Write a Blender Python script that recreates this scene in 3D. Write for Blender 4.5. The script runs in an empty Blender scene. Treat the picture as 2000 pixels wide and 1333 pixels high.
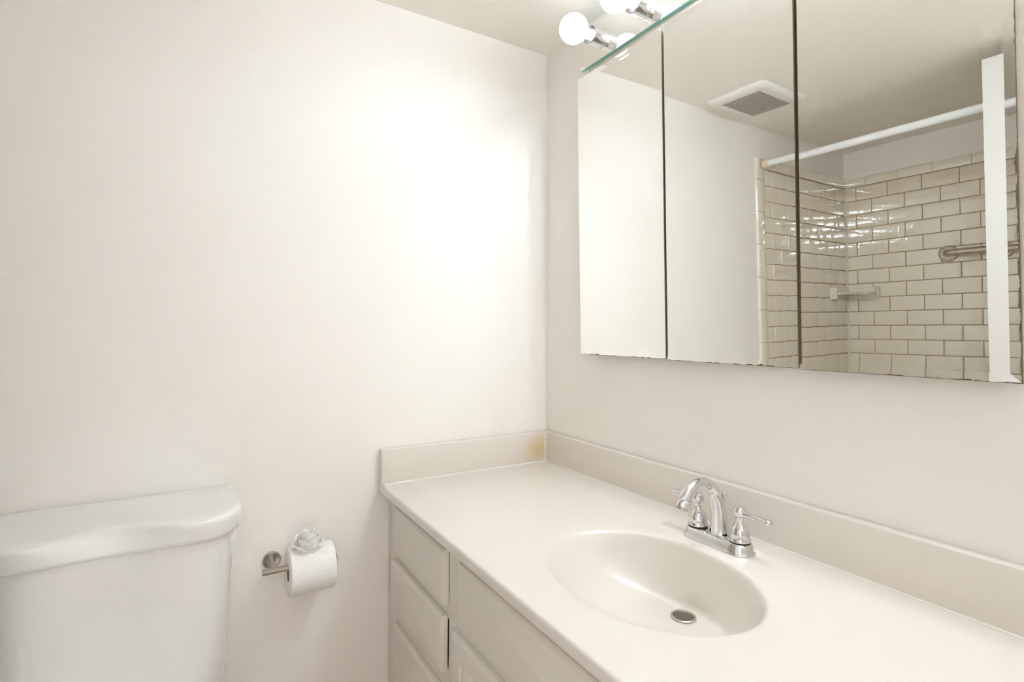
import bpy, bmesh, math, random
from mathutils import Vector, Matrix

C = bpy.context.scene.collection
S = bpy.context.scene
rnd = random.Random(7)

# ------------------------------------------------------------------ camera
CAM = Vector((1.4913, -1.0340, 1.1933))
yaw, pit, rol = (math.radians(a) for a in (31.0265, 1.2217, 0.2377))
fw = Vector((-math.cos(yaw) * math.cos(pit), math.sin(yaw) * math.cos(pit), math.sin(pit)))
rt = Vector((math.sin(yaw), math.cos(yaw), 0))
up = rt.cross(fw)
R = rt * math.cos(rol) + up * math.sin(rol)
U = up * math.cos(rol) - rt * math.sin(rol)
cd = bpy.data.cameras.new('camera')
cam = bpy.data.objects.new('camera', cd)
C.objects.link(cam)
cam.matrix_world = Matrix(((R.x, U.x, -fw.x, CAM.x), (R.y, U.y, -fw.y, CAM.y), (R.z, U.z, -fw.z, CAM.z), (0, 0, 0, 1)))
cd.sensor_fit = 'HORIZONTAL'
cd.sensor_width = 36
cd.lens = 1044.28 / 2000 * 36
cd.shift_y = -0.0220
cd.clip_start = 0.01
S.camera = cam

# ------------------------------------------------------------------ light and exposure
W = bpy.data.worlds.new('world')
S.world = W
W.use_nodes = True
bg = W.node_tree.nodes['Background']
bg.inputs[0].default_value = (0.975, 0.97, 0.965, 1)
bg.inputs[1].default_value = 1.25
BULBS = (1.4, 2.0, 7.5, 24.0, 42.0, 48.0)   # emission strength of each lit globe, left to right: the lamps at the left are weaker
BULB_COL = (0.79, 0.888, 1.0)
vs = S.view_settings
vs.view_transform = 'Standard'
vs.look = 'None'
vs.gamma = 1
vs.use_curve_mapping = False
vs.exposure = 0.37
cy = S.cycles
cy.use_denoising = True
cy.max_bounces = 11
cy.diffuse_bounces = 7
cy.glossy_bounces = 7
cy.transmission_bounces = 6
cy.caustics_reflective = True
cy.blur_glossy = 0.2
cy.sample_clamp_indirect = 0
cy.use_adaptive_sampling = True
cy.adaptive_threshold = 0.09
cy.adaptive_min_samples = 16


# ------------------------------------------------------------------ materials
def mat(name, col, rough=0.5, metal=0.0, coat=0.0, spec=0.5, bump=0.0, bscale=60.0, var=0.0, vscale=3.0):
    m = bpy.data.materials.new(name)
    m.use_nodes = True
    nt = m.node_tree
    b = nt.nodes['Principled BSDF']
    b.inputs['Base Color'].default_value = (*col, 1)
    b.inputs['Roughness'].default_value = rough
    b.inputs['Metallic'].default_value = metal
    b.inputs['Coat Weight'].default_value = coat
    b.inputs['Coat Roughness'].default_value = 0.02
    b.inputs['Specular IOR Level'].default_value = spec
    tc = nt.nodes.new('ShaderNodeTexCoord')
    if bump:
        n = nt.nodes.new('ShaderNodeTexNoise')
        n.inputs['Scale'].default_value = bscale
        n.inputs['Detail'].default_value = 3
        bp = nt.nodes.new('ShaderNodeBump')
        bp.inputs['Strength'].default_value = bump
        bp.inputs['Distance'].default_value = 0.002
        nt.links.new(tc.outputs['Object'], n.inputs['Vector'])
        nt.links.new(n.outputs['Fac'], bp.inputs['Height'])
        nt.links.new(bp.outputs['Normal'], b.inputs['Normal'])
    if var:
        n = nt.nodes.new('ShaderNodeTexNoise')
        n.inputs['Scale'].default_value = vscale
        n.inputs['Detail'].default_value = 2
        mx = nt.nodes.new('ShaderNodeMix')
        mx.data_type = 'RGBA'
        mx.inputs[6].default_value = (*[c * (1 - var) for c in col], 1)
        mx.inputs[7].default_value = (*[min(1, c * (1 + var)) for c in col], 1)
        nt.links.new(tc.outputs['Object'], n.inputs['Vector'])
        nt.links.new(n.outputs['Fac'], mx.inputs[0])
        nt.links.new(mx.outputs[2], b.inputs['Base Color'])
    return m


M = {}
M['wall'] = mat('wall_paint', (0.912, 0.876, 0.828), 0.55, bump=0.12, bscale=90, var=0.012)
M['ceiling'] = mat('ceiling_paint', (0.91, 0.865, 0.80), 0.7, bump=0.1, bscale=120)
M['trim'] = mat('trim_paint', (0.84, 0.82, 0.78), 0.35)
M['door'] = mat('door_paint', (0.86, 0.85, 0.83), 0.4)
M['floor'] = mat('floor_tile', (0.55, 0.42, 0.28), 0.35, var=0.08, vscale=6)
M['marble'] = mat('cultured_marble', (0.775, 0.725, 0.665), 0.3, coat=0.15, var=0.012, vscale=5)
M['cab'] = mat('cabinet_paint', (0.80, 0.76, 0.70), 0.4, var=0.015, vscale=9)
M['cabdark'] = mat('cabinet_shadow_gap', (0.30, 0.22, 0.12), 0.7)
M['porcelain'] = mat('porcelain', (0.86, 0.85, 0.835), 0.10, coat=0.6)
M['ceramic'] = mat('ceramic_shelf', (0.84, 0.79, 0.69), 0.12, coat=0.3)
M['tile'] = mat('glazed_tile', (0.90, 0.825, 0.70), 0.05, coat=1.0, spec=0.8, bump=0.07, bscale=14)
for k_, v_ in (('Coat IOR', 1.9), ('Coat Roughness', 0.008)):
    M['tile'].node_tree.nodes['Principled BSDF'].inputs[k_].default_value = v_
M['grout'] = mat('grout', (0.42, 0.31, 0.18), 0.8)
M['chrome'] = mat('chrome', (0.72, 0.72, 0.73), 0.04, metal=1)
M['nickel'] = mat('brushed_nickel', (0.50, 0.455, 0.40), 0.3, metal=1)
M['steel'] = mat('satin_steel', (0.56, 0.51, 0.44), 0.28, metal=1)
M['mirror'] = mat('silvered_glass', (0.955, 0.965, 0.945), 0.0, metal=1)
M['glassedge'] = mat('green_glass_edge', (0.30, 0.80, 0.74), 0.1, coat=0.3)
M['mirredge'] = mat('mirror_edge', (0.16, 0.12, 0.07), 0.4)
M['polished'] = mat('polished_glass_edge', (0.34, 0.31, 0.22), 0.2)
M['oak'] = mat('oak_stain', (0.22, 0.15, 0.07), 0.5, var=0.2, vscale=20)
M['rail'] = mat('rail_paint', (0.76, 0.67, 0.56), 0.5)
M['paper'] = mat('tissue_paper', (0.92, 0.91, 0.89), 0.9, bump=0.15, bscale=240)
M['card'] = mat('cardboard', (0.40, 0.30, 0.20), 0.9)
M['plastic'] = mat('white_plastic', (0.84, 0.82, 0.79), 0.35)
M['mesh'] = mat('drain_mesh', (0.30, 0.275, 0.24), 0.45, metal=1, bump=1.0, bscale=900)
M['fandark'] = mat('fan_slot_dark', (0.10, 0.07, 0.045), 0.8)
M['rod'] = mat('white_enamel_rod', (0.88, 0.89, 0.90), 0.25)
M['cream'] = mat('cream_rubber', (0.80, 0.70, 0.54), 0.5)
M['drainhole'] = mat('drain_dark', (0.03, 0.025, 0.02), 0.6)
M['caulk'] = mat('caulk', (0.83, 0.80, 0.74), 0.4)
M['black'] = mat('black_gap', (0.02, 0.02, 0.02), 0.7)

for i_, e_ in enumerate(BULBS):
    m = bpy.data.materials.new('lit_globe')
    m.use_nodes = True
    b = m.node_tree.nodes['Principled BSDF']
    b.inputs['Base Color'].default_value = (0.9, 0.9, 0.9, 1)
    b.inputs['Roughness'].default_value = 0.2
    b.inputs['Emission Color'].default_value = (*BULB_COL, 1)
    b.inputs['Emission Strength'].default_value = e_
    M['bulb%d' % i_] = m


def chip_mirror():
    """silvered glass whose backing has flaked along the outer edges; UV holds metres from the nearest edge"""
    m = bpy.data.materials.new('silvered_glass_worn_edge')
    m.use_nodes = True
    nt = m.node_tree
    b = nt.nodes['Principled BSDF']
    b.inputs['Metallic'].default_value = 1
    b.inputs['Roughness'].default_value = 0
    uv = nt.nodes.new('ShaderNodeUVMap')
    uv.uv_map = 'edge'
    sep = nt.nodes.new('ShaderNodeSeparateXYZ')
    nt.links.new(uv.outputs[0], sep.inputs[0])
    tc = nt.nodes.new('ShaderNodeTexCoord')
    ns = nt.nodes.new('ShaderNodeTexNoise')
    ns.inputs['Scale'].default_value = 55
    ns.inputs['Detail'].default_value = 4
    ns.inputs['Roughness'].default_value = 0.65
    nt.links.new(tc.outputs['Object'], ns.inputs['Vector'])
    big = nt.nodes.new('ShaderNodeTexNoise')
    big.inputs['Scale'].default_value = 9
    nt.links.new(tc.outputs['Object'], big.inputs['Vector'])

    def math_(op, a, b_):
        n = nt.nodes.new('ShaderNodeMath')
        n.operation = op
        for i, v in enumerate((a, b_)):
            if isinstance(v, (int, float)):
                n.inputs[i].default_value = v
            else:
                nt.links.new(v, n.inputs[i])
        return n.outputs[0]
    w = math_('MULTIPLY', math_('MAXIMUM', math_('SUBTRACT', ns.outputs[0], 0.42), 0.0),
              math_('MAXIMUM', math_('SUBTRACT', big.outputs[0], 0.40), 0.0))
    w = math_('ADD', math_('MULTIPLY', w, 0.055), 0.0005)
    dist = math_('MINIMUM', sep.outputs[0], sep.outputs[1])
    f = math_('LESS_THAN', dist, w)
    mx = nt.nodes.new('ShaderNodeMix')
    mx.data_type = 'RGBA'
    mx.inputs[6].default_value = (0.93, 0.945, 0.925, 1)
    mx.inputs[7].default_value = (0.14, 0.10, 0.06, 1)
    nt.links.new(f, mx.inputs[0])
    nt.links.new(mx.outputs[2], b.inputs['Base Color'])
    rr = math_('MULTIPLY', f, 0.6)
    nt.links.new(rr, b.inputs['Roughness'])
    nt.links.new(math_('SUBTRACT', 1.0, f), b.inputs['Metallic'])
    return m


M['mirrorworn'] = chip_mirror()


def tan_patch_marble():
    """side splash: a soft yellow-tan patch at the corner end"""
    m = mat('cultured_marble_tan_patch', (0.775, 0.725, 0.665), 0.3, coat=0.15)
    nt = m.node_tree
    b = nt.nodes['Principled BSDF']
    tc = nt.nodes.new('ShaderNodeTexCoord')
    mp = nt.nodes.new('ShaderNodeMapping')
    mp.vector_type = 'TEXTURE'
    mp.inputs['Location'].default_value = (0.03, -0.052, 0.805)
    mp.inputs['Scale'].default_value = (0.3, 0.062, 0.062)
    nt.links.new(tc.outputs['Object'], mp.inputs['Vector'])
    g = nt.nodes.new('ShaderNodeTexGradient')
    g.gradient_type = 'SPHERICAL'
    ns = nt.nodes.new('ShaderNodeTexNoise')
    ns.inputs['Scale'].default_value = 2.0
    va = nt.nodes.new('ShaderNodeVectorMath')
    va.operation = 'MULTIPLY_ADD'
    va.inputs[1].default_value = (0.3, 0.3, 0.3)
    nt.links.new(mp.outputs[0], ns.inputs['Vector'])
    nt.links.new(ns.outputs['Color'], va.inputs[0])
    sh = nt.nodes.new('ShaderNodeVectorMath')
    sh.operation = 'SUBTRACT'
    sh.inputs[1].default_value = (0.15, 0.15, 0.15)
    nt.links.new(mp.outputs[0], sh.inputs[0])
    nt.links.new(sh.outputs[0], va.inputs[2])
    nt.links.new(va.outputs[0], g.inputs['Vector'])
    mx = nt.nodes.new('ShaderNodeMix')
    mx.data_type = 'RGBA'
    mx.inputs[6].default_value = (0.775, 0.718, 0.648, 1)
    mx.inputs[7].default_value = (0.72, 0.55, 0.28, 1)
    nt.links.new(g.outputs['Fac'], mx.inputs[0])
    nt.links.new(mx.outputs[2], b.inputs['Base Color'])
    return m


M['marblepatch'] = tan_patch_marble()


# ------------------------------------------------------------------ helpers
def obj(name, bm, mats, parent=None, kind=None, smooth=True, ang=34):
    """link bm as ONE mesh object"""
    bmesh.ops.recalc_face_normals(bm, faces=bm.faces[:])
    if smooth:
        for f in bm.faces:
            f.smooth = True
        lim = math.radians(ang)
        for e in bm.edges:
            e.smooth = len(e.link_faces) == 2 and e.calc_face_angle(9) < lim
    me = bpy.data.meshes.new(name)
    bm.to_mesh(me)
    bm.free()
    for m_ in (mats if isinstance(mats, (list, tuple)) else [mats]):
        me.materials.append(m_)
    o = bpy.data.objects.new(name, me)
    C.objects.link(o)
    if parent is not None:
        o.parent = parent
        o.matrix_parent_inverse = parent.matrix_world.inverted() if False else Matrix.Translation(-parent_world(parent))
    if kind:
        o['kind'] = kind
    return o


def parent_world(o):
    """world position of an (unrotated) object with translation-only ancestors"""
    v = Vector((0, 0, 0))
    while o is not None:
        v += o.location + o.matrix_parent_inverse.translation
        o = o.parent
    return v


def thing(name, label, cat, loc, group=None):
    o = bpy.data.objects.new(name, None)
    C.objects.link(o)
    o.empty_display_size = 0.05
    o.location = loc
    return tag(o, label, cat, group)


def tag(o, label, cat, group=None):
    o['label'] = label
    o['category'] = cat
    o['kind'] = 'thing'
    if group:
        o['group'] = group
    return o


def box(bm, lo, hi, bev=0.0, seg=2, mi=0):
    vs_ = [bm.verts.new((x, y, z)) for x in (lo[0], hi[0]) for y in (lo[1], hi[1]) for z in (lo[2], hi[2])]
    fs = [bm.faces.new([vs_[i] for i in q]) for q in ((0, 1, 3, 2), (4, 6, 7, 5), (0, 4, 5, 1), (2, 3, 7, 6), (0, 2, 6, 4), (1, 5, 7, 3))]
    for f in fs:
        f.material_index = mi
    if bev:
        es = list({e for f in fs for e in f.edges})
        bmesh.ops.bevel(bm, geom=es, offset=bev, segments=seg, affect='EDGES', profile=0.5, clamp_overlap=True)
    return fs


def Box(lo, hi, bev=0.0, seg=2):
    bm = bmesh.new()
    box(bm, lo, hi, bev, seg)
    return bm


def loft(bm, rings, cap0=True, cap1=True, mi=0, closed=True):
    rv = [[bm.verts.new(p) for p in r] for r in rings]
    n = len(rv[0])
    for a, b_ in zip(rv, rv[1:]):
        for i in range(n if closed else n - 1):
            j = (i + 1) % n
            f = bm.faces.new((a[i], a[j], b_[j], b_[i]))
            f.material_index = mi
    if cap0:
        bm.faces.new(rv[0][::-1]).material_index = mi
    if cap1:
        bm.faces.new(rv[-1]).material_index = mi
    return rv


def frame_for(d):
    d = Vector(d).normalized()
    a = Vector((0, 0, 1)) if abs(d.z) < 0.9 else Vector((1, 0, 0))
    u = d.cross(a).normalized()
    return u, d.cross(u).normalized(), d


def lathe(bm, prof, org, axis=(0, 0, 1), n=32, cap0=True, cap1=True, mi=0):
    u, v, d = frame_for(axis)
    o = Vector(org)
    rings = []
    for r, h in prof:
        r = max(r, 1e-5)
        rings.append([o + d * h + (u * math.cos(2 * math.pi * k / n) + v * math.sin(2 * math.pi * k / n)) * r for k in range(n)])
    loft(bm, rings, cap0, cap1, mi)


def Lathe(prof, org, axis=(0, 0, 1), n=32, **k):
    bm = bmesh.new()
    lathe(bm, prof, org, axis, n, **k)
    return bm


def spline(pts, n):
    """Catmull-Rom through pts (any dimension)"""
    out = []
    P_ = [pts[0]] + list(pts) + [pts[-1]]
    for i in range(1, len(P_) - 2):
        for s in range(n):
            t = s / n
            out.append(tuple(0.5 * (2 * b_ + (c - a) * t + (2 * a - 5 * b_ + 4 * c - d) * t * t + (3 * b_ - a - 3 * c + d) * t ** 3)
                             for a, b_, c, d in zip(P_[i - 1], P_[i], P_[i + 1], P_[i + 2])))
    out.append(tuple(pts[-1]))
    return out


def tube(bm, pts, radii, n=20, cap=True, flat=None, side=None, mi=0):
    """swept tube; flat = per-point ratio of thickness across the side direction"""
    pts = [Vector(p) for p in pts]
    rings = []
    ref = Vector(side) if side else None
    for i, p in enumerate(pts):
        d = (pts[min(i + 1, len(pts) - 1)] - pts[max(i - 1, 0)]).normalized()
        if ref is not None:
            u = (ref - d * ref.dot(d)).normalized()
            v = d.cross(u)
        else:
            u, v, _ = frame_for(d)
        r = radii[i] if isinstance(radii, (list, tuple)) else radii
        fl = flat[i] if flat else 1.0
        rings.append([p + u * (r * math.cos(2 * math.pi * k / n)) + v * (r * fl * math.sin(2 * math.pi * k / n)) for k in range(n)])
    loft(bm, rings, cap, cap, mi)


def Tube(*a, **k):
    bm = bmesh.new()
    tube(bm, *a, **k)
    return bm


def struct(name, bm, m_, **k):
    return obj(name, bm, m_, kind='structure', **k)


# ------------------------------------------------------------------ room shell
H = 2.1318            # ceiling
XR = 1.524            # right wall
YF = -2.267           # shower far wall
YT = -1.4196          # front edge of shower tile / tub
DOOR0, DOOR1, DOORH = -1.352, -0.66, 2.09
struct('floor', Box((-0.1, YF - 0.1, -0.1), (XR + 0.6, 0.1, 0)), M['floor'], smooth=False)
struct('ceiling', Box((-0.1, YF - 0.1, H), (XR + 0.11, 0.1, H + 0.1)), M['ceiling'], smooth=False)
struct('wall_left', Box((-0.1, YF - 0.1, 0), (0, 0.1, H)), M['wall'], smooth=False)
struct('wall_back', Box((0, 0, 0), (XR + 0.11, 0.1, H)), M['wall'], smooth=False)
struct('wall_front', Box((0, YF - 0.1, 0), (XR, YF, H)), M['wall'], smooth=False)
bm = bmesh.new()
box(bm, (XR, YF - 0.1, 0), (XR + 0.11, DOOR0, H))
box(bm, (XR, DOOR1, 0), (XR + 0.11, 0, H))
box(bm, (XR, DOOR0, DOORH), (XR + 0.11, DOOR1, H))
struct('wall_right', bm, M['wall'], smooth=False)
bm = bmesh.new()
box(bm, (XR + 0.002, DOOR0, 0), (XR + 0.108, DOOR0 + 0.018, DOORH), 0.002)
box(bm, (XR + 0.002, DOOR1 - 0.018, 0), (XR + 0.108, DOOR1, DOORH), 0.002)
box(bm, (XR + 0.002, DOOR0, DOORH - 0.018), (XR + 0.108, DOOR1, DOORH), 0.002)
struct('trim_1', bm, M['trim'])
struct('baseboard_left', Box((0, YT + 0.01, 0), (0.012, -0.56, 0.085), 0.004), M['trim'])


# ---- shower tile cladding: every tile a cushion-edged block on a grout bed, one mesh per wall
def tile_block(bm, org, eu, ev, en, w, h, th, tilt, cush=0.005, mi=0):
    """one glazed tile: org = lower corner on grout plane, eu/ev/en unit axes"""
    def P_(a, b_, c):
        c = c + tilt[0] * (a - w / 2) + tilt[1] * (b_ - h / 2)
        return org + eu * a + ev * b_ + en * c
    rings = []
    for ins, c in ((0, -0.002), (0, th - 0.0022), (0.0012, th - 0.0010), (cush * 0.6, th - 0.0002), (cush, th)):
        rings.append([P_(ins, ins, c), P_(w - ins, ins, c), P_(w - ins, h - ins, c), P_(ins, h - ins, c)])
    loft(bm, rings, False, True, mi)


TP, TW, TOP, CAPZ = 0.0766, 0.1525, 1.9292, 1.9795
GJ = 0.0028


def tile_wall(name, org, eu, en, length, first, topfirst, rows, u0=0.0):
    """running bond courses below z=TOP, proud bullnose course above"""
    bm = bmesh.new()
    ev = Vector((0, 0, 1))
    o = Vector(org)
    # grout bed
    n0 = en * 0.0055
    q = [o + eu * u0 + n0, o + eu * length + n0, o + eu * length + n0, o + eu * u0 + n0]
    z0 = TOP - rows * TP
    vs_ = [bm.verts.new((q[0].x, q[0].y, z0)), bm.verts.new((q[1].x, q[1].y, z0)), bm.verts.new((q[2].x, q[2].y, CAPZ - 0.004)), bm.verts.new((q[3].x, q[3].y, CAPZ - 0.004))]
    bm.faces.new(vs_).material_index = 1
    for r in range(rows):
        z = TOP - (r + 1) * TP
        ph = first if r % 2 == 0 else first + TW / 2
        k = math.floor((u0 - ph) / TW)
        while ph + k * TW < length:
            a, b_ = max(u0, ph + k * TW), min(length, ph + (k + 1) * TW)
            if b_ - a > 0.012:
                oo = Vector((o.x, o.y, z)) + eu * (a + GJ / 2) + Vector((0, 0, GJ / 2))
                tile_block(bm, oo, eu, ev, en, b_ - a - GJ, TP - GJ, 0.0095, (rnd.gauss(0, 0.003), rnd.gauss(0, 0.004)))
            k += 1
    k = math.floor((u0 - topfirst) / TW)
    while topfirst + k * TW < length:
        a, b_ = max(u0, topfirst + k * TW), min(length, topfirst + (k + 1) * TW)
        if b_ - a > 0.012:
            oo = o + eu * (a + GJ / 3)
            w = b_ - a - GJ * 0.6
            prof = [(0, TOP + 0.0005), (0.017, TOP + 0.0005), (0.0185, TOP + 0.004), (0.0185, CAPZ - 0.012), (0.0165, CAPZ - 0.004), (0.012, CAPZ), (0, CAPZ)]
            loft(bm, [[oo + eu * s + en * d + Vector((0, 0, z)) for d, z in prof] for s in (0, w)])
        k += 1
    return struct(name, bm, [M['tile'], M['grout']], ang=50)


ROWS = 20
tile_wall('wall_tile_front', (0, YF, 0), Vector((1, 0, 0)), Vector((0, 1, 0)), XR - 0.002, 0.0622, 0.1124, ROWS, 0.010)
EDGE = 0.066
tile_wall('wall_tile_left', (0, YF, 0), Vector((0, 1, 0)), Vector((1, 0, 0)), YT - YF - EDGE, YF * -1 - 2.1614, 0.085, ROWS, 0.010)
# vertical bullnose column on the left wall
bm = bmesh.new()
zs = [CAPZ] + [1.877 - 0.1575 * k for k in range(10)]
for a, b_ in zip(zs, zs[1:]):
    zt_, zb_ = a - 0.0012, b_ + 0.0012
    y0, y1 = YT - EDGE, YT
    prof = [(0, y0), (0.0105, y0), (0.0122, y0 + 0.003), (0.0125, y1 - 0.026), (0.0118, y1 - 0.014), (0.0085, y1 - 0.005), (0.004, y1), (0, y1)]
    if a == CAPZ:      # mitred top
        loft(bm, [[Vector((x, y, zb_)) for x, y in prof], [Vector((x, y, zt_ - 0.0)) for x, y in prof]])
    else:
        loft(bm, [[Vector((x, y, zb_)) for x, y in prof], [Vector((x, y, zt_)) for x, y in prof]])
struct('trim_2', bm, M['tile'], ang=50)
# caulked inner corner
struct('trim_3', Tube([(0.0085, YF + 0.0085, 0.4), (0.0085, YF + 0.0085, CAPZ - 0.002)], 0.006, n=12), M['caulk'])

# ------------------------------------------------------------------ vanity top
ZT, CD, ST, SH, CT = 0.76, 0.575, 0.028, 0.0981, 0.0195
top = thing('vanity_countertop', 'cream one-piece vanity countertop with oval basin and upright splashes', 'countertop', (0.76, -0.29, ZT - CT))
BC = Vector((0.784, -0.324))
BA, BB = 0.209, 0.161
DC = Vector((0.776, -0.219))
DEP = 0.1145
RIM = [(1.12, 0.0), (1.05, -0.0006), (1.02, -0.0018), (1.0, -0.0042), (0.975, -0.010), (0.94, -0.0215), (0.90, -0.036), (0.84, -0.055), (0.76, -0.0735),
       (0.66, -0.088), (0.54, -0.0985), (0.42, -0.1055), (0.30, -0.110), (0.20, -0.1130), (0.1085, -0.1148)]


def basin_ring(s, z, n=96):
    t = max(0.0, min(1.0, (1 - s) / 0.89))
    c = BC.lerp(DC, t ** 1.15)
    w = min(1, max(0, (s - 0.1085) / 0.5))
    a = BA * s
    b_ = BB * s * w + 0.0227 / 0.1085 * s * (1 - w)
    a = a * w + 0.0227 / 0.1085 * s * (1 - w)
    return [Vector((c.x + a * math.cos(2 * math.pi * k / n), c.y + b_ * math.sin(2 * math.pi * k / n), ZT + z)) for k in range(n)]


bm = bmesh.new()
n = 96
x0, x1, y0, y1 = 0.001, XR - 0.002, -CD, -0.001
# rounded front edge ring by ring: outer rectangle sampled along the same 96 directions
def rect_pt(k, ins=0.0):
    a = 2 * math.pi * k / n
    dx, dy = BA * math.cos(a), BB * math.sin(a)
    ts = []
    if dx > 1e-9: ts.append((x1 - BC.x) / dx)
    if dx < -1e-9: ts.append((x0 - BC.x) / dx)
    if dy > 1e-9: ts.append((y1 - BC.y) / dy)
    if dy < -1e-9: ts.append((y0 + ins - BC.y) / dy)
    t = min(ts)
    return Vector((BC.x + dx * t, BC.y + dy * t, 0))


def rect_ring(ins, z):
    r = [rect_pt(k, ins) for k in range(n)]
    for cx_, cy_ in ((x0, y0 + ins), (x1, y0 + ins), (x0, y1), (x1, y1)):     # snap nearest sample to each corner
        k = min(range(n), key=lambda q: ((rect_pt(q, 0) - Vector((cx_, cy_ - (ins if cy_ < -0.3 else 0), 0))).length))
        r[k] = Vector((cx_, cy_, 0))
    return [Vector((p.x, p.y, ZT + z)) for p in r]


rings = [rect_ring(0.0, -CT), rect_ring(0.0, -0.0065), rect_ring(0.0009, -0.0034), rect_ring(0.0028, -0.0010), rect_ring(0.0060, 0.0)]
rings += [basin_ring(s, z) for s, z in RIM]
rv = loft(bm, rings, False, False)
# bowl outside (hidden in the cabinet) and the slab underside
bl = [[Vector((BC.x + (p.x - BC.x) * 1.06, BC.y + (p.y - BC.y) * 1.06, p.z - 0.012)) for p in basin_ring(s, z)] for s, z in RIM[3:]]
bl[-1] = [Vector((p.x, p.y, p.z - 0.03)) for p in basin_ring(*RIM[-1])]
bl[0] = [Vector((p.x, p.y, ZT - CT)) for p in bl[0]]
lv = loft(bm, bl, False, False)
for k in range(n):
    j = (k + 1) % n
    bm.faces.new((rv[0][j], rv[0][k], lv[0][k], lv[0][j]))
    bm.faces.new((rv[-1][k], rv[-1][j], lv[-1][j], lv[-1][k]))
obj('basin_deck', bm, M['marble'], top, ang=60)
obj('back_splash', Box((ST - 0.001, -ST + 0.006, ZT - 0.0005), (XR - 0.003, -0.001, ZT + SH), 0.0035, 3), M['marble'], top)
obj('side_splash', Box((0.001, -CD + 0.001, ZT - 0.0005), (ST - 0.0015, -0.001, ZT + SH), 0.0035, 3), M['marblepatch'], top)
bm = bmesh.new()
tube(bm, [(ST - 0.0015, -0.0225, ZT + 0.001), (ST - 0.001, -0.0225, ZT + SH - 0.003)], 0.003, n=10)
tube(bm, [(ST - 0.001, -CD + 0.01, ZT + 0.0008), (ST - 0.001, -0.022, ZT + 0.0008)], 0.003, n=10)
tube(bm, [(ST, -0.0225, ZT + 0.0008), (XR - 0.01, -0.0225, ZT + 0.0008)], 0.0022, n=10)
obj('caulk_bead', bm, M['caulk'], top)
dz = ZT - DEP + 0.0018
dr = obj('sink_drain', Lathe([(0.0165, -0.030), (0.0165, -0.012), (0.0185, -0.006), (0.0188, 0.0002), (0.0196, 0.0016), (0.0215, 0.0020), (0.0232, 0.0010), (0.0236, -0.0012), (0.0226, -0.0012)],
                             (DC.x, DC.y, dz), n=48, cap0=False, cap1=False), M['steel'], top)
obj('strainer', Lathe([(0.0184, -0.0022), (0.0150, -0.0060), (0.0112, -0.0090), (0.0080, -0.0112), (0.0074, -0.0150)], (DC.x, DC.y, dz), n=36, cap0=False, cap1=False), M['mesh'], dr)
obj('drain_throat', Lathe([(0.0164, -0.0160), (0.0, -0.0160)], (DC.x, DC.y, dz), n=32, cap0=False), M['drainhole'], dr)

# ------------------------------------------------------------------ vanity cabinet
YFR, YFD = -0.5395, -0.5555
cab = thing('vanity_cabinet', 'off-white painted vanity cabinet with plain drawers under the cream countertop', 'cabinet', (0.76, -0.28, 0.0))
ztop = ZT - CT - 0.0005
bm = bmesh.new()
box(bm, (0.004, -0.52, 0.09), (0.022, -0.004, ztop))
box(bm, (XR - 0.022, -0.52, 0.09), (XR - 0.004, -0.004, ztop))
box(bm, (0.022, -0.52, 0.09), (XR - 0.022, -0.004, 0.108))
box(bm, (0.004, -0.47, 0.0), (XR - 0.004, -0.455, 0.09))
obj('carcass', bm, M['cab'], cab, smooth=False)
obj('drawer_void', Box((0.03, -0.515, 0.115), (XR - 0.03, -0.505, ztop - 0.14)), M['cabdark'], cab, smooth=False)


def raised_front(name, xa, xb, za, zb, yf=YFD, panel=False, yb=YFR):
    """overlay front with a routed bead round its edge; doors get a routed panel groove"""
    bm = bmesh.new()
    rr = [(0, yb - 0.0004), (0, yf + 0.0065), (0.0025, yf + 0.0035), (0.0045, yf + 0.0028), (0.0065, yf + 0.0006), (0.0095, yf)]
    if panel:
        rr += [(0.040, yf), (0.0425, yf + 0.0022), (0.046, yf + 0.004), (0.050, yf + 0.0022), (0.054, yf + 0.0006), (0.058, yf)]
    rings = []
    for ins, y in rr:
        cr = 0.012 if (panel and ins > 0.03) else 0.0
        pts = []
        for cx_, cz_, a0 in ((xb - ins - cr, zb - ins - cr, 0), (xa + ins + cr, zb - ins - cr, 90), (xa + ins + cr, za + ins + cr, 180), (xb - ins - cr, za + ins + cr, 270)):
            for s in range(5):
                a = math.radians(a0 + 90 * s / 4)
                pts.append(Vector((cx_ + max(cr, 1e-4) * math.cos(a), y, cz_ + max(cr, 1e-4) * math.sin(a))))
        rings.append(pts)
    loft(bm, rings)
    return obj(name, bm, M['cab'], cab, ang=28)


# face frame: one mesh with openings between stiles and rails
bm = bmesh.new()
XS = [(0.004, 0.062), (0.408, 0.470), (1.052, 1.115), (1.462, XR - 0.004)]
for a, b_ in XS:
    box(bm, (a, YFR, 0.09), (b_, -0.52, ztop))
for a, b_ in ((XS[0][1], XS[1][0]), (XS[2][1], XS[3][0])):
    for za, zb in ((0.09, 0.215), (0.398, 0.452), (0.560, 0.594), (0.706, ztop)):
        box(bm, (a, YFR, za), (b_, -0.52, zb))
for za, zb in ((0.09, 0.14), (0.552, 0.594), (0.706, ztop)):
    box(bm, (XS[1][1], YFR, za), (XS[2][0], -0.52, zb))
obj('face_frame', bm, M['cab'], cab, smooth=False)
for xa, xb in ((0.0665, 0.4065), (1.117, 1.457)):
    raised_front('drawer_front', xa, xb, 0.590, 0.7105, YFD)
    raised_front('drawer_front', xa - 0.008, xb - 0.004, 0.4445, 0.5655, YFD - 0.0025, yb=YFR - 0.0005)
    raised_front('drawer_front', xa + 0.012, xb + 0.002, 0.203, 0.402, YFD)
raised_front('false_front', 0.478, 1.045, 0.5865, 0.7115, YFD)
for xa, xb in ((0.4545, 0.757), (0.763, 1.066)):
    raised_front('cabinet_door', xa, xb, 0.125, 0.5605, YFD - 0.002, panel=True)

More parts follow.
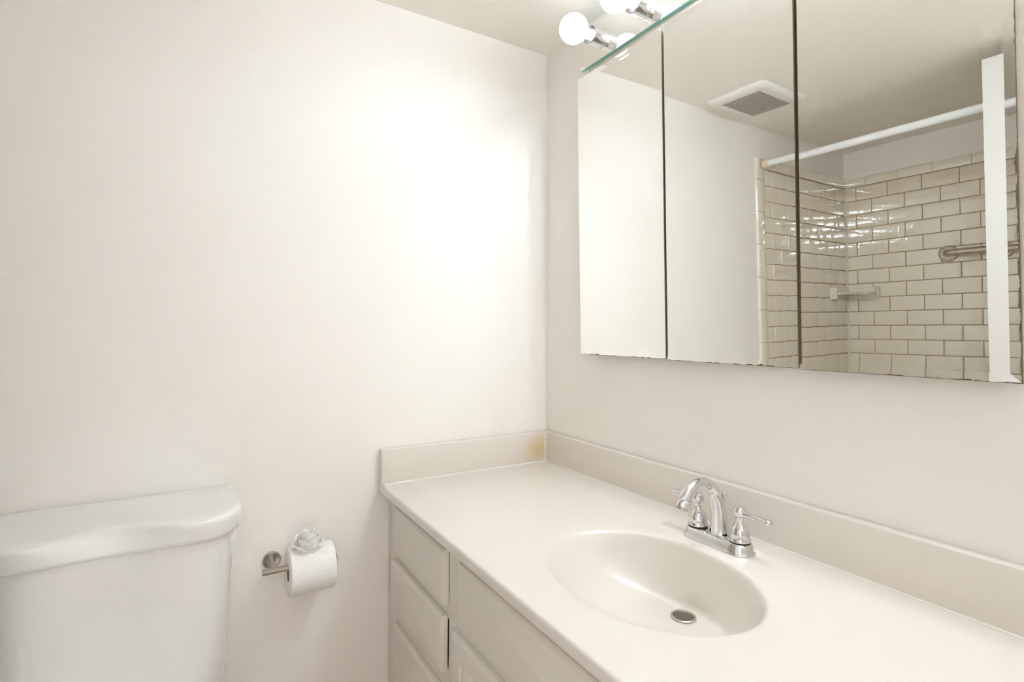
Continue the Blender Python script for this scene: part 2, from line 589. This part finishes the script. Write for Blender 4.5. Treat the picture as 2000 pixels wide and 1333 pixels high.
# ------------------------------------------------------------------ faucet
FX, FY = 0.767, -0.106
fau = thing('faucet', 'chrome two-handle faucet with arched spout on the vanity countertop', 'faucet', (FX, FY, ZT))


def stadium(a, b_, z, n=48):
    pts = []
    for k in range(n):
        t = 2 * math.pi * k / n
        c, s = math.cos(t), math.sin(t)
        pts.append(Vector((FX + (a - b_) * (1 if c >= 0 else -1) * min(1, abs(c) * 6) + b_ * c, FY + b_ * s, ZT + z)))
    return pts


bm = bmesh.new()
loft(bm, [stadium(a, b_, z) for a, b_, z in ((0.0785, 0.0300, 0.0003), (0.0788, 0.0302, 0.0025), (0.0775, 0.0290, 0.0040), (0.0765, 0.0280, 0.0048), (0.0755, 0.0270, 0.0085), (0.0735, 0.0252, 0.0150), (0.0715, 0.0232, 0.0190), (0.0690, 0.0210, 0.0205))])
obj('base_plate', bm, M['chrome'], fau, ang=50)
PZ = ZT + 0.0205
for sgn in (-1, 1):
    hx = FX + sgn * 0.0505
    h = obj('handle_base', Lathe([(0.0196, -0.001), (0.0198, 0.0014), (0.0185, 0.003)], (hx, FY, PZ), n=40), M['black'], fau)
    bell = obj('handle_bell', Lathe([(0.019, 0.002), (0.0207, 0.003), (0.0208, 0.005), (0.0190, 0.008), (0.0188, 0.0105), (0.0186, 0.016), (0.0172, 0.023), (0.0140, 0.0295), (0.0105, 0.033),
                               (0.0086, 0.0355), (0.0074, 0.040), (0.0072, 0.0455), (0.0092, 0.049), (0.0120, 0.0525), (0.0132, 0.0575), (0.0126, 0.0625), (0.0100, 0.0665), (0.0096, 0.0672), (0.0085, 0.0690), (0.0045, 0.0703), (0, 0.0706)],
                              (hx, FY, PZ), n=40), M['chrome'], fau)
    lv_ = spline([(0.006, 0.0555), (0.018, 0.0560), (0.030, 0.0560), (0.044, 0.0555), (0.056, 0.0550), (0.064, 0.0550), (0.0675, 0.0545)], 5)
    rr = spline([(0.0080,), (0.0062,), (0.0058,), (0.0074,), (0.0092,), (0.0088,), (0.0040,)], 5)
    fl = spline([(0.95,), (0.95,), (0.9,), (0.8,), (0.72,), (0.68,), (0.7,)], 5)
    obj('lever', Tube([(hx + sgn * a, FY, PZ + z) for a, z in lv_], [r[0] for r in rr], n=20, flat=[f[0] for f in fl], side=(0, 1, 0)), M['chrome'], bell)
sp = spline([(-0.1005, 0.7795), (-0.1012, 0.795), (-0.1035, 0.818), (-0.1080, 0.843), (-0.1200, 0.8710), (-0.1385, 0.8880), (-0.1580, 0.8925), (-0.1780, 0.8885), (-0.1945, 0.8780), (-0.2050, 0.8640), (-0.2105, 0.8510)], 5)
rr = spline([(0.0205,), (0.0180,), (0.0158,), (0.0134,), (0.0106,), (0.0090,), (0.0086,), (0.0092,), (0.0108,), (0.0130,), (0.0148,)], 5)
spt = obj('spout', Tube([(FX, y, z) for y, z in sp], [r[0] for r in rr], n=28), M['chrome'], fau, ang=60)
obj('aerator', Lathe([(0.0110, -0.002), (0.0112, 0.005), (0.0106, 0.0062), (0.0090, 0.0068), (0, 0.0060)], (FX, -0.2104, 0.8514), (0, -0.33, -0.94), n=28), M['steel'], spt)
obj('lift_rod', Lathe([(0.0024, 0.0), (0.0024, 0.062), (0.0035, 0.066), (0.0046, 0.072), (0.0062, 0.080), (0.0066, 0.084), (0.0056, 0.0872), (0, 0.0880)], (FX, -0.0870, PZ - 0.004), n=20), M['chrome'], fau)

# ------------------------------------------------------------------ mirror cabinet
mc = thing('medicine_cabinet', 'wide mirror cabinet with three mirrored doors on the wall above the faucet', 'mirror cabinet', (0.72, 0.0, 1.121))
bm = bmesh.new()
box(bm, (0.240, -0.0215, 1.130), (1.205, -0.001, 1.936))
obj('carcass', bm, M['oak'], mc, smooth=False)
BW, BT = 0.0138, math.radians(2.45)


def mirror_door(cx_, xa, xb, zb, zt, a, b_, bevel_right=False):
    """mirror leaf bevelled along top and bottom (and its free right edge); the pivot plane passes (cx_, -0.0375, mid) with normal (b_, -1, -a)"""
    zc = (1.9462 + 1.1213) / 2
    nrm = Vector((b_, -1, -a)).normalized()
    eu = (Vector((1, 0, 0)) - nrm * nrm.x).normalized()
    ev = nrm.cross(eu)
    if ev.z < 0:
        ev = -ev
    q = Vector((cx_, -0.0375, zc))
    def P_(x, z, c):
        return bm.verts.new(q + eu * (x - cx_) + ev * (z - zc) + nrm * c)
    bm = bmesh.new()
    uvl = bm.loops.layers.uv.new('edge')
    rise = BW * math.tan(BT)
    xr = xb - BW if bevel_right else xb
    zi, zj = zb + BW, zt - BW
    L = [P_(xa, zb, rise), P_(xa, zi, 0), P_(xa, zj, 0), P_(xa, zt, rise)]            # left edge, upwards
    Rr = [P_(xr, zi, 0), P_(xr, zj, 0)]
    O = [P_(xb, zb, rise)] + ([P_(xb, zt, rise)])
    def face(vs_, uvs, mi=0):
        f = bm.faces.new(vs_)
        f.material_index = mi
        for l, u in zip(f.loops, uvs):
            l[uvl].uv = u
    far = 0.02
    if bevel_right:
        face((L[1], Rr[0], Rr[1], L[2]), ((far, far),) * 4)
        face((L[0], O[0], Rr[0], L[1]), ((0, far), (0, far), (BW, far), (BW, far)))
        face((L[2], Rr[1], O[1], L[3]), ((BW, far), (BW, far), (0.004, far), (0.004, far)))
        face((O[0], O[1], Rr[1], Rr[0]), ((-0.0008, far), (-0.0008, far), (BW, far), (BW, far)))
    else:
        face((L[1], Rr[0], Rr[1], L[2]), ((far, far),) * 4)
        face((L[0], O[0], Rr[0], L[1]), ((0, far), (0, far), (BW, far), (BW, far)))
        face((L[2], Rr[1], O[1], L[3]), ((BW, far), (BW, far), (0.004, far), (0.004, far)))
    B = [P_(xa, zb, -0.0055), P_(xb, zb, -0.0055), P_(xb, zt, -0.0055), P_(xa, zt, -0.0055)]
    z2 = ((far, far),) * 8
    face((B[3], B[2], B[1], B[0]), z2, 1)
    face((B[0], B[1], O[0], L[0]), z2, 1)
    face((L[3], O[1], B[2], B[3]), z2, 1)
    face((B[0], L[0], L[1], L[2], L[3], B[3]), z2, 1)
    face((O[0], B[1], B[2], O[1]) if bevel_right else (O[0], B[1], B[2], O[1], Rr[1], Rr[0]), z2, 1)
    return obj('mirror_door', bm, [M['mirrorworn'], M['polished']], mc, smooth=False)


mirror_door(0.395, 0.2270, 0.5551, 1.1226, 1.9450, 0.0172, 0.015)
mirror_door(0.734, 0.5700, 0.8895, 1.1212, 1.9440, 0.0172, 0.0353)
mirror_door(1.0615, 0.9030, 1.2160, 1.1199, 1.9440, 0.0143, 0.0267, True)

# ------------------------------------------------------------------ vanity light bar
lb = thing('vanity_light_bar', 'mirror-faced vanity light bar with round bulbs above the mirror cabinet', 'light fixture', (0.747, 0.0, 1.976))
LX0, LX1, LZ0, LZ1, LY = 0.224, 1.270, 1.9765, 2.0895, -0.0325
bm = bmesh.new()
box(bm, (LX0, LY, LZ0), (LX1, -0.0205, LZ1))
bm.normal_update()
for f in bm.faces:
    f.material_index = 0 if f.normal.y < -0.5 else 1
obj('mirror_plate', bm, [M['mirror'], M['glassedge']], lb, smooth=False)
obj('back_box', Box((LX0 + 0.022, -0.0200, 1.9475), (LX1 - 0.022, -0.001, LZ1 - 0.004), 0.002), M['rail'], lb)
obj('screw_hole', Lathe([(0.0028, 0), (0.0, 0.0006)], (0.2505, -0.0198, 1.9725), (0, -1, 0), n=12), M['black'], lb)
for k in range(6):
    bx, bz = 0.317 + 0.172 * k, 2.033
    so = obj('socket', Lathe([(0.0262, 0.0), (0.0268, 0.001), (0.0262, 0.0022), (0.0250, 0.003), (0.0250, 0.034), (0.0258, 0.0352), (0.0262, 0.043), (0.0250, 0.0438), (0.0238, 0.043), (0.0235, 0.020), (0.0, 0.020)],
                             (bx, LY, bz), (0, -1, 0), n=40, cap0=False), M['chrome'], lb)
    rb = 0.0405
    prof = [(0.0, 0.024), (0.0135, 0.024), (0.0135, 0.046), (0.0145, 0.052)]
    a0 = math.asin(0.0175 / rb)
    prof += [(rb * math.sin(a), 0.0985 - rb * math.cos(a)) for a in [a0 + (math.pi - a0) * i / 18 for i in range(19)]]
    obj('bulb', Lathe(prof, (bx, LY, bz), (0, -1, 0), n=28), M['bulb%d' % k], lb, ang=60)

# ------------------------------------------------------------------ toilet
TC = -1.150
toi = thing('toilet', 'white two-piece toilet with curved-lid tank against the left wall', 'toilet', (0.35, TC, 0))


def tank_ring(xb, xf, hw, dip, rc, z, n=14):
    """plan outline: straight back, round corners, serpentine front (dip at the middle)"""
    pts = []
    yl, yr = TC - hw, TC + hw
    for s in range(n):                       # back-left small corner
        a = math.pi * 1.0 + math.pi / 2 * s / (n - 1)
        pts.append((xb + 0.022 + 0.022 * math.cos(a) , yl + 0.022 + 0.022 * math.sin(a)))
    # front-left rounded
    for s in range(n):
        a = -math.pi / 2 + math.pi / 2 * s / (n - 1)
        pts.append((xf - rc * 1.25 + rc * 1.25 * math.cos(a), yl + rc + rc * math.sin(a)))
    m_ = 22
    for s in range(1, m_):                   # front, left to right, cosine dip
        t = s / m_
        y = (yl + rc) + (yr - yl - 2 * rc) * t
        pts.append((xf - dip * 0.5 * (1 - math.cos(2 * math.pi * t)), y))
    for s in range(n):
        a = math.pi / 2 * s / (n - 1)
        pts.append((xf - rc * 1.25 + rc * 1.25 * math.cos(a), yr - rc + rc * math.sin(a)))
    for s in range(n):
        a = math.pi / 2 + math.pi / 2 * s / (n - 1)
        pts.append((xb + 0.022 + 0.022 * math.cos(a), yr - 0.022 + 0.022 * math.sin(a)))
    return [Vector((x, y, z)) for x, y in pts]


bm = bmesh.new()
TK = [(0.040, 0.205, 0.150, 0.0, 0.060, 0.400), (0.032, 0.218, 0.176, 0.0, 0.070, 0.408), (0.024, 0.228, 0.190, 0.0, 0.078, 0.425), (0.020, 0.233, 0.1955, 0.0, 0.08, 0.450),
      (0.016, 0.238, 0.198, 0.003, 0.08, 0.52), (0.013, 0.243, 0.2025, 0.005, 0.08, 0.64), (0.010, 0.247, 0.2065, 0.006, 0.08, 0.7715)]
loft(bm, [tank_ring(*t) for t in TK])
tank = obj('tank', bm, M['porcelain'], toi, ang=60)
bm = bmesh.new()
LD = [(0.014, 0.246, 0.208, 0.006, 0.080, 0.7665), (0.006, 0.2545, 0.2165, 0.008, 0.084, 0.7670), (0.003, 0.2575, 0.2195, 0.009, 0.085, 0.7695), (0.003, 0.2585, 0.2203, 0.012, 0.085, 0.7760), (0.003, 0.2615, 0.2200, 0.022, 0.085, 0.7960),
      (0.004, 0.2625, 0.2190, 0.029, 0.085, 0.8050), (0.0055, 0.2610, 0.2170, 0.031, 0.084, 0.8090), (0.009, 0.2575, 0.2130, 0.032, 0.082, 0.8115), (0.014, 0.2520, 0.2075, 0.032, 0.080, 0.8128), (0.03, 0.235, 0.190, 0.028, 0.072, 0.8136), (0.06, 0.19, 0.14, 0.018, 0.05, 0.8138)]
loft(bm, [tank_ring(*t) for t in LD])
obj('tank_lid', bm, M['porcelain'], toi, ang=60)


def ell(cx_, a, b_, z, n=48, egg=0.0):
    out = []
    for k in range(n):
        t = 2 * math.pi * k / n
        c = math.cos(t)
        out.append(Vector((cx_ + a * c, TC + b_ * math.sin(t) * (1 - egg * c), z)))
    return out


bm = bmesh.new()
loft(bm, [ell(0.36, 0.26, 0.105, 0.0), ell(0.36, 0.255, 0.100, 0.02), ell(0.36, 0.235, 0.088, 0.12), ell(0.38, 0.245, 0.11, 0.20), ell(0.415, 0.27, 0.155, 0.29, egg=0.1), ell(0.43, 0.275, 0.178, 0.345, egg=0.14),
          ell(0.43, 0.275, 0.180, 0.372, egg=0.14), ell(0.435, 0.205, 0.125, 0.374, egg=0.14), ell(0.435, 0.19, 0.11, 0.33, egg=0.14), ell(0.42, 0.10, 0.07, 0.22)])
box(bm, (0.03, TC - 0.12, 0.24), (0.24, TC + 0.12, 0.3995), 0.03, 4)
obj('bowl', bm, M['porcelain'], toi, ang=60)
bm = bmesh.new()
loft(bm, [ell(0.435, 0.275, 0.181, 0.376, egg=0.14), ell(0.435, 0.28, 0.186, 0.382, egg=0.14), ell(0.435, 0.275, 0.181, 0.393, egg=0.14)])
obj('seat', bm, M['porcelain'], toi, ang=60)
bm = bmesh.new()
loft(bm, [ell(0.432, 0.272, 0.178, 0.3945, egg=0.14), ell(0.432, 0.277, 0.183, 0.40, egg=0.14), ell(0.432, 0.268, 0.174, 0.410, egg=0.14), ell(0.432, 0.2, 0.12, 0.414, egg=0.14)])
obj('seat_lid', bm, M['porcelain'], toi, ang=60)

# ------------------------------------------------------------------ toilet paper holder
BZ, BXX = 0.606, 0.070
hol = thing('toilet_paper_holder', 'brushed nickel toilet paper holder on the wall right of the toilet tank', 'paper holder', (0.0, -0.8485, BZ))
obj('wall_flange', Lathe([(0.0215, 0.0005), (0.0218, 0.004), (0.0205, 0.0065), (0.0195, 0.0068), (0.0185, 0.0062), (0.006, 0.0062)], (0, -0.8485, BZ), (1, 0, 0), n=40), M['nickel'], hol)
obj('post', Lathe([(0.0086, 0.006), (0.0080, 0.02), (0.0066, 0.055), (0.0062, BXX)], (0, -0.8485, BZ), (1, 0, 0), n=24), M['nickel'], hol)
obj('bar', Lathe([(0.0070, 0.0), (0.0078, 0.0012), (0.0078, 0.1665), (0.0080, 0.1668), (0.0128, 0.1674), (0.0133, 0.170), (0.0120, 0.174), (0.0, 0.1755)], (BXX, -0.8775, BZ), (0, 1, 0), n=28), M['nickel'], hol)

RC = Vector((0.0700, -0.8195, 0.5939))
roll = thing('toilet_paper_roll', 'white toilet paper roll topped by a folded paper rose on the nickel holder', 'toilet paper', (RC.x, -0.766, RC.z))
RR, RW = 0.0565, 0.1065
obj('paper_roll', Lathe([(0.0212, 0.0), (0.030, -0.0006), (RR - 0.003, 0.0), (RR, 0.0022), (RR, RW - 0.002), (RR - 0.003, RW), (0.0216, RW), (0.0216, 0.0)], RC, (0, 1, 0), n=64, cap0=False, cap1=False), M['paper'], roll, ang=50)
obj('cardboard_core', Lathe([(0.0213, 0.0005), (0.0213, RW - 0.0005), (0.0203, RW - 0.0005), (0.0203, 0.0005), (0.0213, 0.0005)], RC, (0, 1, 0), n=40, cap0=False, cap1=False), M['card'], roll)
# the loose sheet wrapped to the top and gathered into the rose
bm = bmesh.new()
rows = []
for i in range(17):
    a = math.radians(64 + 62 * i / 16)
    e = RR + 0.0010
    rows.append([Vector((RC.x + e * math.cos(a), RC.y + 0.012 + 0.070 * j / 8, RC.z + e * math.sin(a) + 0.0012 * math.sin(j * 2.1 + i * 0.6))) for j in range(9)])
loft(bm, rows, False, False, closed=False)
sheet = bm
obj('loose_sheet', sheet, M['paper'], roll, ang=80)
RO = Vector((0.078, -0.7745, RC.z + RR - 0.008))
bm = bmesh.new()


def petal(ang, r0, h0, h1, width, flare, curl=0.0):
    """one closed, cupped petal of folded tissue standing round the rose axis"""
    nu, nv, th = 15, 9, 0.0022
    def P_(u, t, side):
        a = ang + u * width * (0.85 + 0.15 * t)
        rim = 1 - 0.30 * abs(u) ** 2.5 * t
        r = r0 * (0.55 + 0.45 * math.sin(min(1, t * 1.25) * math.pi / 2)) + flare * t ** 2.5 * (1 - 0.4 * u * u) + curl * u
        z = h0 + (h1 - h0) * t * rim - 0.004 * max(0, t - 0.8) * 5 * (flare / 0.006)
        r -= side * th
        return RO + Vector((r * math.cos(a), r * math.sin(a), z))
    us = [i / (nu - 1) * 2 - 1 for i in range(nu)]
    ts = [j / (nv - 1) for j in range(nv)]
    loft(bm, [[P_(u, t, 0) for u in us] + [P_(u, t, 1) for u in us[::-1]] for t in ts])


for k in range(5):                               # broad outer folds
    petal(0.15 + k * 2 * math.pi / 5, 0.0300, -0.008, 0.025 + 0.003 * math.sin(2.3 * k), 0.85, 0.0090, 0.0022)
for k in range(4):
    petal(0.75 + k * 2 * math.pi / 4, 0.0245, 0.0, 0.041 + 0.002 * math.sin(1.7 * k), 1.0, 0.0052, 0.0020)
NS, NT = 120, 9                                  # the sheet rolled up into a swirl
def swirl(i, t, side):
    f = i / (NS - 1)
    th = 0.6 + f * 2 * math.pi * 2.2
    rs = 0.0045 + 0.0130 * f ** 0.9
    r = rs * (0.62 + 0.38 * math.sin(min(1, t * 1.2) * math.pi / 2)) + (0.0010 + 0.0055 * f) * t ** 2.2 + 0.0016 * f * math.sin(3 * th + 1) * t
    z = -0.004 + (0.054 - 0.006 * f ** 1.5 + 0.0035 * math.sin(1.6 * th + 0.8)) * t
    r -= side * 0.0024
    return RO + Vector((r * math.cos(th), r * math.sin(th), z))


loft(bm, [[swirl(i, j / (NT - 1), 0) for j in range(NT)] + [swirl(i, j / (NT - 1), 1) for j in range(NT - 1, -1, -1)] for i in range(NS)])
lathe(bm, [(0.0, -0.006), (0.022, -0.004), (0.024, 0.008), (0.017, 0.026), (0.007, 0.040), (0, 0.042)], RO, n=24)
obj('paper_rose', bm, M['paper'], roll, ang=80)

# ------------------------------------------------------------------ exhaust fan
fan = thing('exhaust_fan', 'white square exhaust fan grille with dark slots on the ceiling', 'exhaust fan', (0.184, -1.126, H))
fx0, fx1, fy0, fy1 = 0.052, 0.310, -1.288, -0.966


def rrect(ins, z, cr=0.03):
    pts = []
    cr = max(cr - ins * 0.5, 0.004)
    for cx_, cy_, a0 in ((fx1 - ins - cr, fy1 - ins - cr, 0), (fx0 + ins + cr, fy1 - ins - cr, 90), (fx0 + ins + cr, fy0 + ins + cr, 180), (fx1 - ins - cr, fy0 + ins + cr, 270)):
        for s in range(8):
            a = math.radians(a0 + 90 * s / 7)
            pts.append(Vector((cx_ + cr * math.cos(a), cy_ + cr * math.sin(a), z)))
    return pts


bm = bmesh.new()
loft(bm, [rrect(0, H - 0.0005), rrect(0, H - 0.006), rrect(0.004, H - 0.012), rrect(0.012, H - 0.018), rrect(0.022, H - 0.0205), rrect(0.030, H - 0.0210)])
obj('grille_cover', bm, M['plastic'], fan, ang=40)
bm = bmesh.new()
for k in range(24):
    x = 0.104 + 0.158 * k / 23
    box(bm, (x - 0.0013, -1.246, H - 0.0216), (x + 0.0013, -1.012, H - 0.0206))
obj('grille_slots', bm, M['fandark'], fan, smooth=False)

# ------------------------------------------------------------------ shower fittings
rodt = thing('shower_rod', 'white shower curtain rod spanning the tiled tub alcove', 'shower rod', (0.76, -1.4628, 1.9478))
obj('rod_tube', Tube([(0.03, -1.4628, 1.9478), (XR - 0.03, -1.4628, 1.9478)], 0.0160, n=28), M['rod'], rodt)
for xa, sg in ((0.0205, 1), (XR - 0.0005, -1)):
    obj('end_cap', Lathe([(0.0195, 0.0), (0.0200, 0.003), (0.0185, 0.006), (0.0180, 0.026), (0.0172, 0.028)], (xa if sg > 0 else XR - 0.0005, -1.4628, 1.9478), (sg, 0, 0), n=28), M['cream'], rodt)

gb = thing('grab_bar', 'satin steel grab bar on the white tiled wall, seen in the mirror', 'grab bar', (0.69, YF + 0.0095, 1.513))
gy = YF + 0.0102
GX0, GX1, GZ = 0.4705, 0.925, 1.513
for gx in (GX0, GX1):
    obj('wall_flange', Lathe([(0.0395, 0.0), (0.0400, 0.0025), (0.0385, 0.006), (0.034, 0.0085), (0.024, 0.010), (0.0, 0.0105)], (gx, gy, GZ), (0, 1, 0), n=44), M['steel'], gb)
pth = [(GX0, gy + 0.008, GZ), (GX0, gy + 0.022, GZ)] + [(GX0 + 0.032 - 0.032 * math.cos(a), gy + 0.022 + 0.032 * math.sin(a), GZ) for a in [math.pi / 2 * i / 8 for i in range(1, 9)]]
pth += [(GX1 - (x - GX0), y, z) for x, y, z in pth[::-1]]
obj('rail', Tube(pth, 0.0172, n=28, side=(0, 0, 1)), M['steel'], gb, ang=60)

sh = thing('corner_shelf', 'cream ceramic corner soap shelf on the tiled shower corner', 'shelf', (0.06, YF + 0.06, 1.34))
cx0, cy0 = 0.0102, YF + 0.0102
SX, SY = 0.160, 0.202


def shelf_outline(z, ins=0.0):
    pts = [(0, 0), (SX - 0.012 - ins, 0)]
    pts += [p for p in spline([(SX - 0.014 - ins, 0.030), (SX - 0.020 - ins, 0.050), (0.124 - ins, 0.070 - ins * 0.5), (0.104 - ins, 0.078 - ins), (0.088 - ins, 0.098 - ins), (0.070 - ins, 0.125 - ins), (0.052 - ins * 0.6, 0.155 - ins), (0.040, SY - 0.020 - ins)], 4)]
    pts += [(0, SY - 0.012 - ins)]
    return [Vector((cx0 + x, cy0 + y, z)) for x, y in pts]


bm = bmesh.new()
loft(bm, [shelf_outline(1.331, 0.006), shelf_outline(1.333, 0.001), shelf_outline(1.338, 0), shelf_outline(1.344, 0.0005), shelf_outline(1.3465, 0.004), shelf_outline(1.344, 0.010)])
obj('shelf_plate', bm, M['ceramic'], sh, ang=50)
# the two flared wall brackets with their end lips
bm = bmesh.new()
z0, z1 = 1.3085, 1.3715
loft(bm, [[Vector((cx0 + s, cy0 + d, z)) for d, z in ((0, z0), (0.006, z0), (0.010, 1.324), (0.010, 1.352), (0.006, z1), (0, z1))] for s in (0.0, SX - 0.018)])
loft(bm, [[Vector((cx0 + SX - 0.018 + s, cy0 + d, z)) for d, z in ((0, z0), (e, z0), (e, z1), (0, z1))] for s, e in ((0, 0.008), (0.006, 0.014), (0.014, 0.014), (0.018, 0.008))])
loft(bm, [[Vector((cx0 + d, cy0 + s, z)) for d, z in ((0, z0), (0.006, z0), (0.010, 1.324), (0.010, 1.352), (0.006, z1), (0, z1))] for s in (0.0, SY - 0.020)])
loft(bm, [[Vector((cx0 + d, cy0 + SY - 0.020 + s, z)) for d, z in ((0, z0 + q), (e, z0 + q), (e, z1 - q), (0, z1 - q))] for s, e, q in ((0, 0.030, 0.022), (0.005, 0.034, 0.014), (0.012, 0.036, 0.004), (0.018, 0.034, 0.0), (0.020, 0.028, 0.0))])
obj('wall_bracket', bm, M['ceramic'], sh, ang=50)

# ------------------------------------------------------------------ bathtub under the shower tile (built in)
bm = bmesh.new()
tx0, tx1, ty0, ty1 = 0.013, XR - 0.003, YF + 0.012, YT - 0.008


def trect(ins, z, cr):
    pts = []
    for cx_, cy_, a0 in ((tx1 - ins - cr, ty1 - ins - cr, 0), (tx0 + ins + cr, ty1 - ins - cr, 90), (tx0 + ins + cr, ty0 + ins + cr, 180), (tx1 - ins - cr, ty0 + ins + cr, 270)):
        for s in range(8):
            a = math.radians(a0 + 90 * s / 7)
            pts.append(Vector((cx_ + cr * math.cos(a), cy_ + cr * math.sin(a), z)))
    return pts


loft(bm, [trect(0, 0, 0.005), trect(0, 0.37, 0.005), trect(0.004, 0.382, 0.01), trect(0.012, 0.386, 0.02), trect(0.07, 0.386, 0.10), trect(0.08, 0.380, 0.11), trect(0.09, 0.36, 0.12), trect(0.13, 0.12, 0.14), trect(0.17, 0.075, 0.12), trect(0.25, 0.07, 0.08)])
struct('bathtub', bm, M['porcelain'], ang=50)

# ------------------------------------------------------------------ open door leaf, seen in the mirror
DX, DYF, DZ = 0.8415, -1.3600, 2.0797
dl = struct('door_1', Box((DX, DYF - 0.035, 0.012), (XR - 0.006, DYF, DZ), 0.0015), M['door'])
for sg, y in ((1, DYF), (-1, DYF - 0.035)):
    kn = obj('door_knob', Lathe([(0.030, 0.0), (0.031, 0.004), (0.026, 0.008), (0.011, 0.011), (0.010, 0.026), (0.020, 0.032), (0.026, 0.042), (0.024, 0.052), (0.012, 0.058), (0, 0.059)][:10 if sg > 0 else 10],
                                (DX + 0.06, y, 0.92), (0, sg, 0), n=32), M['nickel'], dl)
